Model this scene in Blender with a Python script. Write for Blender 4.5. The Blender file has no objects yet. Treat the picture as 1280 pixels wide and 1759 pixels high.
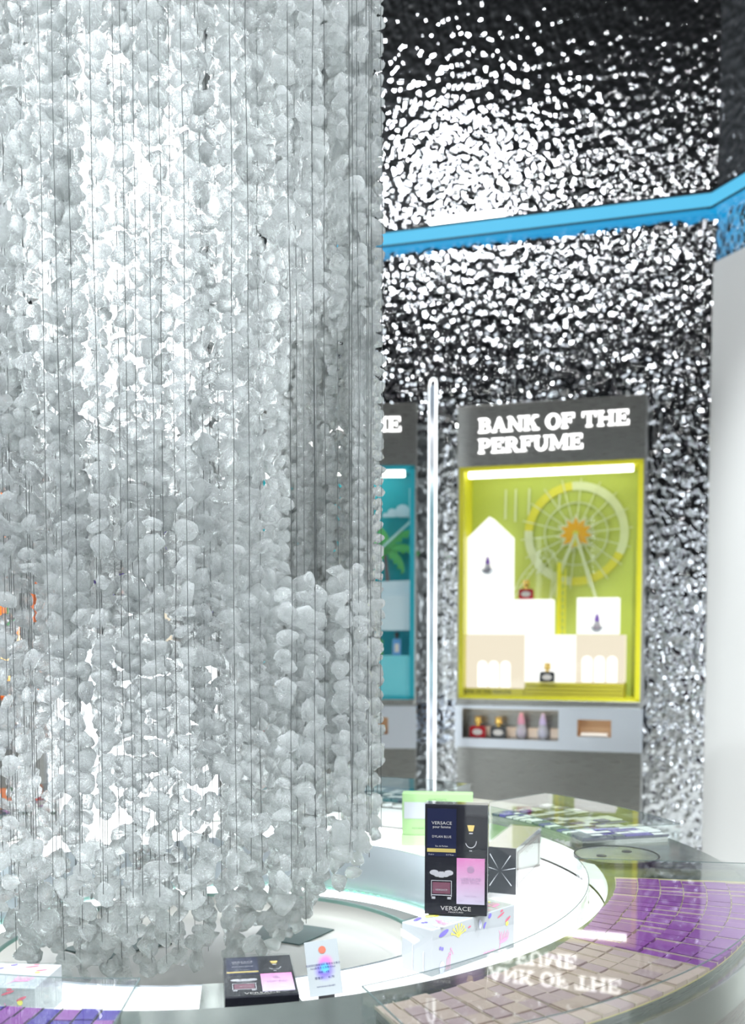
import bpy, bmesh, math, random
import numpy as np
from mathutils import Vector, Matrix, noise
random.seed(7); rng = np.random.default_rng(7)
S = bpy.context.scene
COL = S.collection
H = 1.45                                   # eye height
R = math.radians

# ------------------------------------------------------------------ camera
cam = bpy.data.cameras.new('camera'); co = bpy.data.objects.new('camera', cam); COL.objects.link(co)
co.location = (0, 0, H); co.rotation_euler = (R(90 - 3.5), 0, 0)
cam.sensor_fit = 'VERTICAL'; cam.sensor_height = 36; cam.sensor_width = 36; cam.lens = 36.02
cam.shift_y = 0.1752
cam.clip_start = .05
cam.dof.use_dof = True; cam.dof.focus_distance = 1.72; cam.dof.aperture_fstop = 4.2
S.camera = co
S.view_settings.view_transform = 'Standard'; S.view_settings.look = 'None'
S.view_settings.exposure = 0.68; S.view_settings.gamma = 1
S.cycles.max_bounces = 18; S.cycles.transmission_bounces = 18; S.cycles.glossy_bounces = 5
S.cycles.diffuse_bounces = 6; S.cycles.transparent_max_bounces = 12
S.cycles.caustics_reflective = False
S.cycles.sample_clamp_indirect = 6

# ------------------------------------------------------------------ world (bright shop beyond the open sides)
W = bpy.data.worlds.new('world'); S.world = W; W.use_nodes = True
bg = W.node_tree.nodes['Background']; bg.inputs[0].default_value = (.90, .97, 1, 1); bg.inputs[1].default_value = 2.8

# ------------------------------------------------------------------ materials
MATS = {}
def mat(name, col=(.8, .8, .8), rough=.5, metal=0, emit=None, es=0, trans=0, ior=1.45, spec=.5, coat=0):
    if name in MATS: return MATS[name]
    m = bpy.data.materials.new(name); m.use_nodes = True
    b = m.node_tree.nodes['Principled BSDF']
    b.inputs['Base Color'].default_value = (*col, 1); b.inputs['Roughness'].default_value = rough
    b.inputs['Metallic'].default_value = metal; b.inputs['IOR'].default_value = ior
    b.inputs['Transmission Weight'].default_value = trans
    b.inputs['Specular IOR Level'].default_value = spec
    b.inputs['Coat Weight'].default_value = coat
    if emit: b.inputs['Emission Color'].default_value = (*emit, 1); b.inputs['Emission Strength'].default_value = es
    MATS[name] = m; return m
def nodes(m): return m.node_tree.nodes, m.node_tree.links, m.node_tree.nodes['Principled BSDF']

def steel(name, col, rough, sc=(1, 1, 60), bump=.08):
    m = mat(name, col, rough, 1); n, l, b = nodes(m)
    tc = n.new('ShaderNodeTexCoord'); mp = n.new('ShaderNodeMapping'); mp.inputs['Scale'].default_value = sc
    nt = n.new('ShaderNodeTexNoise'); nt.inputs['Scale'].default_value = 12; nt.inputs['Detail'].default_value = 4
    bp = n.new('ShaderNodeBump'); bp.inputs['Strength'].default_value = bump; bp.inputs['Distance'].default_value = .002
    mr = n.new('ShaderNodeMapRange'); mr.inputs['To Min'].default_value = rough * .75; mr.inputs['To Max'].default_value = rough * 1.3
    l.new(tc.outputs['Object'], mp.inputs['Vector']); l.new(mp.outputs[0], nt.inputs['Vector'])
    l.new(nt.outputs['Fac'], bp.inputs['Height']); l.new(bp.outputs[0], b.inputs['Normal'])
    l.new(nt.outputs['Fac'], mr.inputs['Value']); l.new(mr.outputs[0], b.inputs['Roughness'])
    return m
M_steel = steel('brushed_steel', (.36, .36, .34), .28, (1, 1, 60), .04)
M_counter = steel('counter_steel', (.56, .60, .57), .2, (3, 3, 3), .05)
M_console = steel('console_steel', (.72, .76, .82), .36)
M_dark = mat('dark_metal', (.03, .03, .035), .35, .5)
M_wire = mat('wire_metal', (.06, .065, .065), .35, .6)
M_white = mat('white_paint', (.88, .87, .85), .55)
M_black = mat('black_plastic', (.015, .016, .02), .3)

def ripple_mat():
    m = mat('hammered_mirror_steel', (.86, .88, .92), .045, 1); n, l, b = nodes(m)
    tc = n.new('ShaderNodeTexCoord'); mp = n.new('ShaderNodeMapping'); mp.inputs['Scale'].default_value = (1, 1, .8)
    n1 = n.new('ShaderNodeTexNoise'); n1.inputs['Scale'].default_value = 19; n1.inputs['Detail'].default_value = 1.0; n1.inputs['Roughness'].default_value = .5
    vo = n.new('ShaderNodeTexVoronoi'); vo.feature = 'SMOOTH_F1'; vo.inputs['Scale'].default_value = 25; vo.inputs['Smoothness'].default_value = .6
    ad = n.new('ShaderNodeMath'); ad.operation = 'MULTIPLY_ADD'; ad.inputs[1].default_value = .55
    bp = n.new('ShaderNodeBump'); bp.inputs['Strength'].default_value = 1; bp.inputs['Distance'].default_value = .0110
    l.new(tc.outputs['Object'], mp.inputs['Vector'])
    for q in (n1, vo): l.new(mp.outputs[0], q.inputs['Vector'])
    l.new(vo.outputs['Distance'], ad.inputs[0]); l.new(n1.outputs['Fac'], ad.inputs[2])
    l.new(ad.outputs[0], bp.inputs['Height']); l.new(bp.outputs[0], b.inputs['Normal'])
    return m
M_ripple = ripple_mat()

def thin_glass(name, tint=(.93, .98, .96), fac=.0, ior=1.5):
    m = bpy.data.materials.new(name); m.use_nodes = True; n = m.node_tree.nodes; l = m.node_tree.links
    n.clear(); o = n.new('ShaderNodeOutputMaterial'); t = n.new('ShaderNodeBsdfTransparent'); t.inputs[0].default_value = (*tint, 1)
    g = n.new('ShaderNodeBsdfGlossy'); g.inputs['Roughness'].default_value = .01
    f = n.new('ShaderNodeFresnel'); f.inputs['IOR'].default_value = ior
    a = n.new('ShaderNodeMath'); a.operation = 'ADD'; a.use_clamp = True; a.inputs[1].default_value = fac
    ge = n.new('ShaderNodeNewGeometry'); iv = n.new('ShaderNodeMath'); iv.operation = 'SUBTRACT'; iv.inputs[0].default_value = 1; l.new(ge.outputs['Backfacing'], iv.inputs[1])
    ml = n.new('ShaderNodeMath'); ml.operation = 'MULTIPLY'; l.new(iv.outputs[0], ml.inputs[1])
    mx = n.new('ShaderNodeMixShader'); l.new(f.outputs[0], a.inputs[0]); l.new(a.outputs[0], ml.inputs[0]); l.new(ml.outputs[0], mx.inputs[0])
    l.new(t.outputs[0], mx.inputs[1]); l.new(g.outputs[0], mx.inputs[2]); l.new(mx.outputs[0], o.inputs[0])
    MATS[name] = m; return m
M_glass = thin_glass('clear_cover_glass', (.97, .99, .985), .08, 1.55)
M_pane = thin_glass('window_pane_glass', (.98, .99, .98), 0)
M_film = thin_glass('shrink_film', (.97, .98, .98), -.01)
M_edge = mat('glass_edge', (.42, .66, .60), .12, 0, trans=.6)

def crystal_mat(nm, sc):
    m = bpy.data.materials.new(nm); m.use_nodes = True; n = m.node_tree.nodes; l = m.node_tree.links
    n.clear(); o = n.new('ShaderNodeOutputMaterial')
    g = n.new('ShaderNodeBsdfGlass'); g.inputs['Color'].default_value = (.99, 1, 1, 1); g.inputs['Roughness'].default_value = .0; g.inputs['IOR'].default_value = 1.45
    t = n.new('ShaderNodeBsdfTranslucent'); t.inputs['Color'].default_value = (.985, 1, 1, 1)
    d = n.new('ShaderNodeBsdfDiffuse'); d.inputs['Color'].default_value = (.975, .995, .995, 1)
    m1 = n.new('ShaderNodeMixShader'); m1.inputs[0].default_value = .3; m2 = n.new('ShaderNodeMixShader'); m2.inputs[0].default_value = .19
    l.new(t.outputs[0], m1.inputs[1]); l.new(d.outputs[0], m1.inputs[2])
    l.new(g.outputs[0], m2.inputs[1]); l.new(m1.outputs[0], m2.inputs[2]); l.new(m2.outputs[0], o.inputs[0])
    tc = n.new('ShaderNodeTexCoord'); nt = n.new('ShaderNodeTexNoise'); nt.inputs['Scale'].default_value = sc; nt.inputs['Detail'].default_value = 2.5; nt.inputs['Distortion'].default_value = 1.8
    bp = n.new('ShaderNodeBump'); bp.inputs['Strength'].default_value = 1; bp.inputs['Distance'].default_value = .006
    l.new(tc.outputs['Object'], nt.inputs['Vector']); l.new(nt.outputs['Fac'], bp.inputs['Height']); [l.new(bp.outputs[0], q_.inputs['Normal']) for q_ in (g, t, d)]
    MATS['crystal'] = m; return m
M_crystal = crystal_mat('clear_crystal', 95); M_crystal_big = crystal_mat('clear_crystal_nugget', 2.1)

def emis(name, col, s):
    m = mat(name, (.0, .0, .0), .5, 0, col, s); return m

# ------------------------------------------------------------------ mesh helpers
class MB:
    """collects shapes into ONE mesh (one part); several material slots possible"""
    def __init__(s): s.v = []; s.f = []; s.m = []; s.k = 0; s.T = Matrix.Identity(4)
    def add(s, vs, fs, k=None):
        b = len(s.v); s.v += [tuple(s.T @ Vector(p)) for p in vs]
        for f in fs: s.f.append([b + i for i in f]); s.m.append(s.k if k is None else k)
        return s
    def box(s, x0, y0, z0, x1, y1, z1, k=None):
        return s.add([(x0, y0, z0), (x1, y0, z0), (x1, y1, z0), (x0, y1, z0), (x0, y0, z1), (x1, y0, z1), (x1, y1, z1), (x0, y1, z1)],
                     [(0, 3, 2, 1), (4, 5, 6, 7), (0, 1, 5, 4), (1, 2, 6, 5), (2, 3, 7, 6), (3, 0, 4, 7)], k)
    def prism(s, pts, a, b, axis='y', k=None):
        """closed 2D outline (x,z) or (x,y) extruded from a to b"""
        n = len(pts)
        def P(p, t): return (p[0], t, p[1]) if axis == 'y' else ((p[0], p[1], t) if axis == 'z' else (t, p[0], p[1]))
        vs = [P(p, a) for p in pts] + [P(p, b) for p in pts]
        return s.add(vs, [list(range(n)), list(range(2 * n - 1, n - 1, -1))] + [(i, i + n, (i + 1) % n + n, (i + 1) % n) for i in range(n)], k)
    def lathe(s, prof, n=32, c=(0, 0), sx=1, sy=1, k=None, a0=0, a1=360):
        full = abs(a1 - a0) >= 360; m = n if full else n + 1; vs = []; fs = []
        for i in range(m):
            a = R(a0 + (a1 - a0) * i / n)
            for r, z in prof: vs.append((c[0] + r * sx * math.cos(a), c[1] + r * sy * math.sin(a), z))
        p = len(prof)
        for i in range(n):
            j = (i + 1) % m
            for q in range(p - 1): fs.append((i * p + q, j * p + q, j * p + q + 1, i * p + q + 1))
        return s.add(vs, fs, k)
    def sector(s, r0, r1, z0, z1, a0, a1, n=None, c=(0, 0), k=None):
        """solid ring sector"""
        full = abs(a1 - a0) >= 360; n = n or max(2, int(abs(a1 - a0) / 2)); m = n if full else n + 1; vs = []; fs = []
        for i in range(m):
            ad = a0 + (a1 - a0) * i / n; a = R(ad); cx, cy = math.cos(a), math.sin(a)
            ra, rb = (r0(ad) if callable(r0) else r0), (r1(ad) if callable(r1) else r1)
            for r, z in ((ra, z0), (rb, z0), (rb, z1), (ra, z1)): vs.append((c[0] + r * cx, c[1] + r * cy, z))
        for i in range(n):
            j = (i + 1) % m
            for q in range(4): fs.append((i * 4 + q, j * 4 + q, j * 4 + (q + 1) % 4, i * 4 + (q + 1) % 4))
        if not full: fs += [(0, 3, 2, 1), (n * 4, n * 4 + 1, n * 4 + 2, n * 4 + 3)]
        return s.add(vs, fs, k)
    def tube(s, pts, r, n=6, k=None, closed_ends=True):
        vs = []; fs = []; P = [Vector(p) for p in pts]
        for i, p in enumerate(P):
            d = (P[min(i + 1, len(P) - 1)] - P[max(i - 1, 0)]).normalized()
            u = d.cross(Vector((0, 0, 1)) if abs(d.z) < .9 else Vector((1, 0, 0))).normalized(); w = d.cross(u)
            for j in range(n):
                a = 2 * math.pi * j / n; vs.append(tuple(p + u * r * math.cos(a) + w * r * math.sin(a)))
        for i in range(len(P) - 1):
            for j in range(n): fs.append((i * n + j, i * n + (j + 1) % n, (i + 1) * n + (j + 1) % n, (i + 1) * n + j))
        if closed_ends: fs += [list(range(n))[::-1], [(len(P) - 1) * n + j for j in range(n)]]
        return s.add(vs, fs, k)
    def build(s, name, mats, parent=None, smooth=False, loc=None, bevel=0):
        me = bpy.data.meshes.new(name); me.from_pydata(s.v, [], s.f); me.validate()
        for m in (mats if isinstance(mats, (list, tuple)) else [mats]): me.materials.append(m)
        if len(me.polygons) == len(s.m): me.polygons.foreach_set('material_index', s.m)
        bm = bmesh.new(); bm.from_mesh(me); bmesh.ops.recalc_face_normals(bm, faces=bm.faces); bm.to_mesh(me); bm.free()
        if smooth:
            me.polygons.foreach_set('use_smooth', [True] * len(me.polygons))
            if smooth != 'all': me.set_sharp_from_angle(angle=R(35))
        o = bpy.data.objects.new(name, me); COL.objects.link(o)
        if parent: o.parent = parent
        if loc: o.location = loc
        if bevel:
            b = o.modifiers.new('bevel', 'BEVEL'); b.width = bevel; b.segments = 2; b.limit_method = 'ANGLE'
        return o
def tag(o, label=None, cat=None, group=None, kind=None):
    if label: o['label'] = label
    if cat: o['category'] = cat
    if group: o['group'] = group
    if kind: o['kind'] = kind
    return o
def empty(name, loc=(0, 0, 0), rz=0):
    o = bpy.data.objects.new(name, None); COL.objects.link(o); o.location = loc; o.rotation_euler = (0, 0, rz); o.empty_display_size = .05
    return o
def struct(o): o['kind'] = 'structure'; return o

# ------------------------------------------------------------------ lettering
def arc(cx, cy, ro, so, ri, si, a0, a1, n=14):
    out = []
    for i in range(n):
        a, b = R(a0 + (a1 - a0) * i / n), R(a0 + (a1 - a0) * (i + 1) / n)
        out.append([(cx + ri * math.cos(a), cy + si * math.sin(a)), (cx + ro * math.cos(a), cy + so * math.sin(a)),
                    (cx + ro * math.cos(b), cy + so * math.sin(b)), (cx + ri * math.cos(b), cy + si * math.sin(b))])
    return out
def rc(x0, y0, x1, y1): return [[(x0, y0), (x1, y0), (x1, y1), (x0, y1)]]
def stem(x, w=.2, y0=0, y1=1, b=1, t=1):
    o = rc(x, y0, x + w, y1)
    if b: o += rc(x - .09, y0, x + w + .09, y0 + .1)
    if t: o += rc(x - .09, y1 - .1, x + w + .09, y1)
    return o
GL = {
 'B': (.84, stem(.12, t=1, b=1) + rc(.3, .9, .46, 1) + rc(.3, .46, .46, .56) + rc(.3, 0, .48, .1) + arc(.46, .745, .28, .255, .1, .155, -90, 90) + arc(.48, .275, .32, .275, .12, .175, -90, 90)),
 'A': (1.0, [[(.12, 0), (.24, 0), (.54, .98), (.44, 1)], [(.42, 1), (.58, 1), (.92, 0), (.70, 0)]] + rc(.25, .3, .72, .4) + rc(.02, 0, .34, .1) + rc(.6, 0, 1.0, .1)),
 'N': (1.0, stem(.12, .13, b=1, t=0) + stem(.76, .13, b=0, t=1) + [[(.05, 1), (.3, 1), (.89, 0), (.72, 0)]] + rc(.03, .9, .25, 1)),
 'K': (.98, stem(.12) + [[(.3, .38), (.3, .52), (.72, 1), (.84, 1)], [(.42, .58), (.58, .68), (.92, 0), (.68, 0)]] + rc(.6, .9, .94, 1) + rc(.58, 0, 1.0, .1)),
 'O': (.98, arc(.49, .5, .46, .53, .24, .41, 0, 360, 28)),
 'F': (.84, stem(.12) + rc(.3, .89, .8, 1) + rc(.7, .68, .8, .95) + rc(.3, .45, .58, .56) + rc(.52, .35, .61, .66)),
 'E': (.88, stem(.12) + rc(.3, .89, .8, 1) + rc(.7, .7, .8, .95) + rc(.3, .45, .58, .56) + rc(.52, .35, .61, .66) + rc(.3, 0, .84, .11) + rc(.74, .05, .84, .32)),
 'T': (.94, stem(.37, t=0) + rc(.04, .89, .9, 1) + rc(.04, .66, .14, .95) + rc(.8, .66, .9, .95)),
 'H': (1.06, stem(.12) + stem(.74) + rc(.3, .45, .76, .56)),
 'P': (.84, stem(.12) + rc(.3, .9, .46, 1) + rc(.3, .4, .46, .5) + arc(.46, .7, .34, .3, .14, .2, -90, 90)),
 'R': (.98, stem(.12) + rc(.3, .9, .46, 1) + rc(.3, .44, .46, .54) + arc(.46, .72, .32, .28, .12, .18, -90, 90) + [[(.4, .48), (.6, .5), (.92, 0), (.7, 0)]] + rc(.66, 0, .98, .1)),
 'U': (1.0, stem(.12, .2, .35, 1, b=0) + stem(.74, .13, .35, 1, b=0) + arc(.495, .36, .375, .38, .175, .26, 180, 360)),
 'M': (1.24, stem(.12, .12, t=0) + stem(.92, .2, t=0) + [[(.05, 1), (.3, 1), (.66, .22), (.56, .05)], [(.56, .05), (.66, .22), (.9, 1), (1.12, 1), (.92, 1)]] + rc(.03, .9, .25, 1) + rc(.95, .9, 1.2, 1)),
 ' ': (.38, [])}
def slab_text(mb, txt, x, z, cap, y0, y1, sx=1.0):
    for ch in txt:
        w, polys = GL[ch]
        for p in polys: mb.prism([(x + a * cap * sx, z + b * cap) for a, b in p], y0, y1)
        x += w * cap * sx
    return x
def text_mesh(txt, size):
    c = bpy.data.curves.new('lettering', 'FONT'); c.body = txt; c.size = size; c.align_x = 'CENTER'; c.resolution_u = 2
    o = bpy.data.objects.new('lettering', c); COL.objects.link(o)
    dg = bpy.context.evaluated_depsgraph_get(); dg.update()
    me = bpy.data.meshes.new_from_object(o.evaluated_get(dg)); bpy.data.objects.remove(o); bpy.data.curves.remove(c)
    return [tuple(v.co) for v in me.vertices], [tuple(p.vertices) for p in me.polygons]
def text(mb, txt, size, fn, k=None, spacing=1):
    """flat printed text; fn maps (x, y) in text space to 3D"""
    vs, fs = text_mesh(txt, size)
    mb.add([fn(v[0] * spacing, v[1]) for v in vs], fs, k)

# ------------------------------------------------------------------ setting
wa = math.atan2(-.627, 1.95); wd = Vector((math.cos(wa), math.sin(wa), 0)); corner = Vector((1.998, 6.095, 0))
Lw = 9.3; wo = corner - wd * Lw                               # wall start at far left
def wallplane(name, x0, x1, z0, z1, m, th=.12):
    o = MB().box(x0, 0, z0, x1, th, z1).build(name, m); o.location = wo; o.rotation_euler = (0, 0, wa); return struct(o)
wallplane('wall_back', 0, Lw, 0, 5.8, M_ripple)
rd = Vector((.104, -.27, 0)).normalized(); ra = math.atan2(rd.y, rd.x)
o = MB().box(0, 0, 3.57, 5.2, .12, 5.8).build('wall_right', M_ripple); o.location = corner; o.rotation_euler = (0, 0, ra); struct(o)
o = MB().box(.0, -.02, 0, 5.2, .12, 3.57).build('wall_right_lower', M_white); o.location = corner; o.rotation_euler = (0, 0, ra); struct(o)
o = MB().box(.0, -.05, 0, 5.2, -.02, .10).build('baseboard_right', mat('grey_base', (.62, .62, .6), .4)); o.location = corner; o.rotation_euler = (0, 0, ra); struct(o)
M_floor = mat('floor_tile', (.66, .66, .63), .22)
n, l, b = nodes(M_floor); br = n.new('ShaderNodeTexBrick'); br.offset = 0; br.inputs['Scale'].default_value = 1; br.inputs['Mortar Size'].default_value = .004
br.inputs['Brick Width'].default_value = .8; br.inputs['Row Height'].default_value = .8
br.inputs['Color1'].default_value = (.68, .68, .65, 1); br.inputs['Color2'].default_value = (.63, .63, .61, 1); br.inputs['Mortar'].default_value = (.4, .4, .39, 1)
tc = n.new('ShaderNodeTexCoord'); l.new(tc.outputs['Object'], br.inputs['Vector']); l.new(br.outputs['Color'], b.inputs['Base Color'])
struct(MB().box(-9, -7, -.1, 9, 9.5, 0).build('floor', M_floor))
struct(MB().box(-9, -7, 5.8, 9, 9.5, 5.9).build('ceiling', mat('ceiling_black', (.003, .003, .0035), .6, spec=.2)))
# far side of the shop behind the viewer: dark fascia above shelving, only seen mirrored
M_shop = mat('shop_wall', (.3, .27, .3), .5); n, l, b = nodes(M_shop)
vt = n.new('ShaderNodeTexVoronoi'); vt.inputs['Scale'].default_value = 1.6; tc = n.new('ShaderNodeTexCoord'); l.new(tc.outputs['Object'], vt.inputs['Vector'])
rp = n.new('ShaderNodeValToRGB'); e = rp.color_ramp.elements; e[0].color = (.03, .03, .04, 1); e[1].color = (.30, .24, .27, 1)
e2 = rp.color_ramp.elements.new(.5); e2.color = (.07, .05, .065, 1); rp.color_ramp.interpolation = 'CONSTANT'
l.new(vt.outputs['Color'], rp.inputs['Fac']); l.new(rp.outputs[0], b.inputs['Base Color'])
wb = MB()
for x in (-7.5, -4.2, -.9, 2.6): wb.box(x, -5.2, 0, x + 2.8, -5.0, 3.1)
wb.box(-9, -5.25, 3.1, 9, -5.0, 5.8, 1)
wb.box(-9.2, -5.2, 2.9, -9, 9.5, 5.8, 1); wb.box(7.6, -5.2, 2.9, 7.8, 6, 5.8, 1)
struct(wb.build('wall_front', [M_shop, mat('fascia_black', (.003, .003, .004), .6, spec=.2)]))

# blue light strip round the room, at the frieze
M_blue = emis('blue_led', (.07, .36, .56), 1.0)
M_blue2 = emis('blue_led_low', (.006, .21, .42), 1.0)
bt = empty('blue_light_strip', tuple(corner)); z0 = H + 2.42
for (org, ang, L, nm) in ((wo, wa, Lw, 'back'), (corner, ra, 5.0, 'side')):
    sgn = -1
    a = MB().box(0, -.07, z0, L, -.005, z0 + .075); ob = a.build('led_profile', M_blue, bt); ob.location = Vector(org) - corner; ob.rotation_euler = (0, 0, ang)
    a = MB().box(0, -.075, z0 - .012, L, -.068, z0 - .002); ob = a.build('shadow_gap_trim', M_dark, bt); ob.location = Vector(org) - corner; ob.rotation_euler = (0, 0, ang)
    a = MB().box(0, -.065, z0 - .02, L, -.006, z0 - .012); ob = a.build('led_underside', M_blue2, bt); ob.location = Vector(org) - corner; ob.rotation_euler = (0, 0, ang)
    a = MB().box(0, -.08, z0 + .075, L, -.005, z0 + .087); ob = a.build('top_trim', M_dark, bt); ob.location = Vector(org) - corner; ob.rotation_euler = (0, 0, ang)
tag(bt, 'bright blue light strip running along the hammered mirror wall high above the cabinets', 'light strip')
# white linear lamp above the blue strip
wl = MB().box(0, -.08, z0 + .09, .47, -.03, z0 + .125).build('linear_lamp', emis('lamp_white', (1, 1, 1), 6))
wl.location = Vector(wo) + wd * ((Vector((.32, 6.44, 0)) - Vector((wo.x, wo.y, 0))).length); wl.rotation_euler = (0, 0, wa)
tag(wl, 'short white linear lamp sitting on top of the blue light strip', 'lamp')

# ceiling lamps (real lamps of the shop, mirrored thousands of times in the hammered wall)
M_spot = emis('downlight_glow', (1, .98, .96), 60); M_panel = emis('panel_glow', (.95, .98, 1), 45)
gx = [-4.6, -2.8, -1.0, .8, 2.6]; gy = [-4.2, -2.8, -1.4, 0.0, 3.0]
first = None
k = 0
for x in gx:
    for y in gy:
        if first is None:
            first = empty('downlight', (x, y, 5.8)); first.name = 'downlight'
            MB().lathe([(0, -.02), (.05, -.02), (.05, -.012)], 16).build('lens', M_spot, first)
            MB().lathe([(.05, -.03), (.075, -.03), (.08, 0)], 16).build('bezel', M_dark, first)
            t = first
        else:
            t = first.copy(); COL.objects.link(t); t.location = (x + random.uniform(-.2, .2), y, 5.8)
            for c in list(first.children): d = c.copy(); COL.objects.link(d); d.parent = t
        tag(t, 'round white downlight in the black ceiling, one of a regular grid', 'ceiling light', 'downlights in the black ceiling')
for (x, y, L) in ((-.94, 4.15, .5), (-2.0, 2.6, .9), (-.3, 1.2, .5)):
    t = MB().box(-L / 2, -.08, -.03, L / 2, .08, 0).build('ceiling_light_panel', M_panel, loc=(x, y, 5.8))
    tag(t, 'white rectangular light panel set in the black ceiling', 'ceiling light', 'light panels in the ceiling')

# unseen spots added to brighten the chandelier, table and white wall
def added_spotlight(x, y, tz, e, label, tx=-.45, ty=2.1, cone=34):
    t = empty('added_spotlight', (x, y, 5.8)); tag(t, label, 'added_spotlight', 'added black fill spots out of view on the ceiling')
    d = (Vector((tx, ty, tz)) - Vector((x, y, 5.62))).normalized(); q = d.to_track_quat('-Z', 'Y')
    MB().box(-.03, -.03, -.18, .03, .03, 0).build('bracket', M_dark, t)
    o = MB().lathe([(.001, .08), (.05, .08), (.055, 0), (.048, 0), (.045, .02), (.001, .02)], 20).build('housing', M_dark, t, True); o.location = (0, 0, -.18); o.rotation_euler = q.to_euler()
    L = bpy.data.lights.new('added_spot_lamp', 'SPOT'); L.energy = e; L.spot_size = R(cone); L.spot_blend = .6; L.shadow_soft_size = .05; L.color = (.90, .97, 1)
    lo = bpy.data.objects.new('added_spot_lamp', L); COL.objects.link(lo); lo.parent = t; lo.location = Vector((0, 0, -.18)) + d * .03; lo.rotation_euler = q.to_euler()
added_spotlight(-2.6, -1.0, 2.3, 600, 'added black fill spot out of view on the ceiling left of the viewer, aimed at the chandelier')
added_spotlight(1.3, -1.4, 2.0, 600, 'added black fill spot out of view on the ceiling right of the viewer, aimed at the chandelier')
added_spotlight(-.7, -2.4, 1.6, 600, 'added black fill spot out of view on the ceiling behind the viewer, aimed at the chandelier')

added_spotlight(3.0, .6, 1.9, 900, 'added black fill spot out of view on the ceiling near the white wall, aimed at the chandelier')
added_spotlight(1.6, .3, .95, 420, 'added black fill spot out of view on the ceiling aimed down at the purple tiles of the table', .45, 1.7, 26)
added_spotlight(-1.6, .4, .95, 1100, 'added black fill spot out of view on the ceiling aimed at the lowest crystals', -.40, 1.9, 16)
added_spotlight(.9, 2.0, 2.1, 850, 'added black fill spot out of view on the ceiling aimed at the white wall on the right', 2.7, 4.2, 52)

# ------------------------------------------------------------------ round display table
C0 = Vector((-.33, 2.1, 0)); ZW = .90; ZC = .955; RI, RM, RO = .567, .798, 1.075
tb = empty('round_display_table', tuple(C0))
tag(tb, 'round stainless steel display table with a glowing white inner ring, under the crystal chandelier', 'display table')
M_glow = emis('lit_acrylic', (.93, .97, 1), 1.5)
MB().sector(RM, RO, ZC - .05, ZC, 0, 360, 180).build('counter_ring', M_counter, tb, True)
MB().sector(RO - .03, RO - .015, .10, ZC - .05, 0, 360, 180).build('skirt', M_steel, tb, True)
MB().sector(RO - .09, RO - .05, 0, .10, 0, 360, 120).build('plinth', M_dark, tb, True)
MB().sector(RI, RM - .001, ZW - .03, ZW, 0, 360, 180).build('light_ring', M_glow, tb, True)['label'] = 'glowing white inner ring shelf'
MB().sector(RI - .008, RI - .001, ZW - .115, ZW + .004, 0, 360, 180).build('inner_wall', M_console, tb, True)
g = MB().sector(.45, RI - .010, ZW - .122, ZW - .116, 0, 360, 160).build('glass_shelf', M_glass, tb, True)
MB().sector(.446, .4505, ZW - .123, ZW - .115, 0, 360, 160).build('glass_rim', M_edge, tb, True)
MB().sector(RI - .016, RI - .009, ZW - .124, ZW - .114, 0, 360, 160).build('glass_rim', M_edge, tb, True)
MB().sector(RI - .024, RI - .010, ZW - .137, ZW - .1245, 0, 360, 160).build('led_ring', emis('well_led', (.93, .98, 1), 10), tb, True)
M_well = mat('well_floor', (.26, .26, .24), .4)
MB().sector(0.001, RI + .2, ZW - .20, ZW - .19, 0, 360, 120).build('well_floor', M_well, tb, True)
for a0, a1 in ((58, 82), (118, 150), (196, 214), (288, 296)): MB().sector(.30, .445, ZW - .1895, ZW - .187, a0, a1).build('dark_inlay', mat('dark_teal', (.01, .04, .04), .5, spec=.2), tb)
dots = MB()
for i in range(11):
    a = R(50 + i * 2.6); dots.T = Matrix.Translation((.535 * math.cos(a), .535 * math.sin(a), 0)); dots.lathe([(0, ZW - .1125), (.004, ZW - .1125), (.0045, ZW - .114)], 8)
dots.build('green_dots', emis('green_dot', (.15, 1, .35), 1.2), tb)  # row of small emissive green dots above the glass shelf
# steel bridge plate across the ring (front)
MB().sector(RI - .004, RM + .001, ZW - .002, ZW + .006, -83, -70.2).build('bridge_plate', M_counter, tb)
# inspection disc with two holes
dc = MB(); a = R(6.5); dcx, dcy = .865 * math.cos(a), .865 * math.sin(a)
dc.lathe([(0, ZC + .006), (.088, ZC + .006), (.090, ZC + .004), (.090, ZC)], 48, (dcx, dcy))
dko = dc.build('inspection_disc', M_counter, tb, True)
dc = MB(); dc.lathe([(.089, ZC + .001), (.089, ZC + .0068), (.0915, ZC + .0068), (.0915, ZC)], 48, (dcx, dcy)); dc.build('disc_rim', M_dark, dko, True)
for sx, sy in ((-.035, -.012), (.03, .03)):
    MB().lathe([(0, ZC + .0066), (.011, ZC + .0066), (.011, ZC + .005)], 20, (dcx + sx, dcy + sy)).build('finger_hole', M_black, dko)

def tile_mat(name, col, metal, rough):
    m = mat(name, col, rough, metal); return m
M_beige = tile_mat('champagne_tile', (.62, .47, .41), .3, .32)
M_beige2 = tile_mat('rose_tile', (.56, .41, .42), .35, .3)
M_purple = tile_mat('purple_tile', (.33, .09, .42), .35, .2)
M_lilac = tile_mat('lilac_tile', (.46, .22, .54), .35, .25)
M_purple2 = tile_mat('plum_tile', (.37, .12, .45), .35, .22)
M_gold = tile_mat('gold_bed', (.72, .62, .30), .5, .3)
M_violet = tile_mat('violet_tile', (.07, .03, .36), .3, .2)
M_navy = tile_mat('navy_tile', (.05, .07, .12), .4, .15)
M_teal = tile_mat('teal_tile', (.03, .14, .16), .4, .12)
M_pale = tile_mat('pale_tile', (.78, .80, .78), .2, .2)
M_line = tile_mat('gold_line', (.80, .68, .56), .3, .35); M_dkline = tile_mat('dark_line', (.05, .05, .08), .3, .3)
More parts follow.
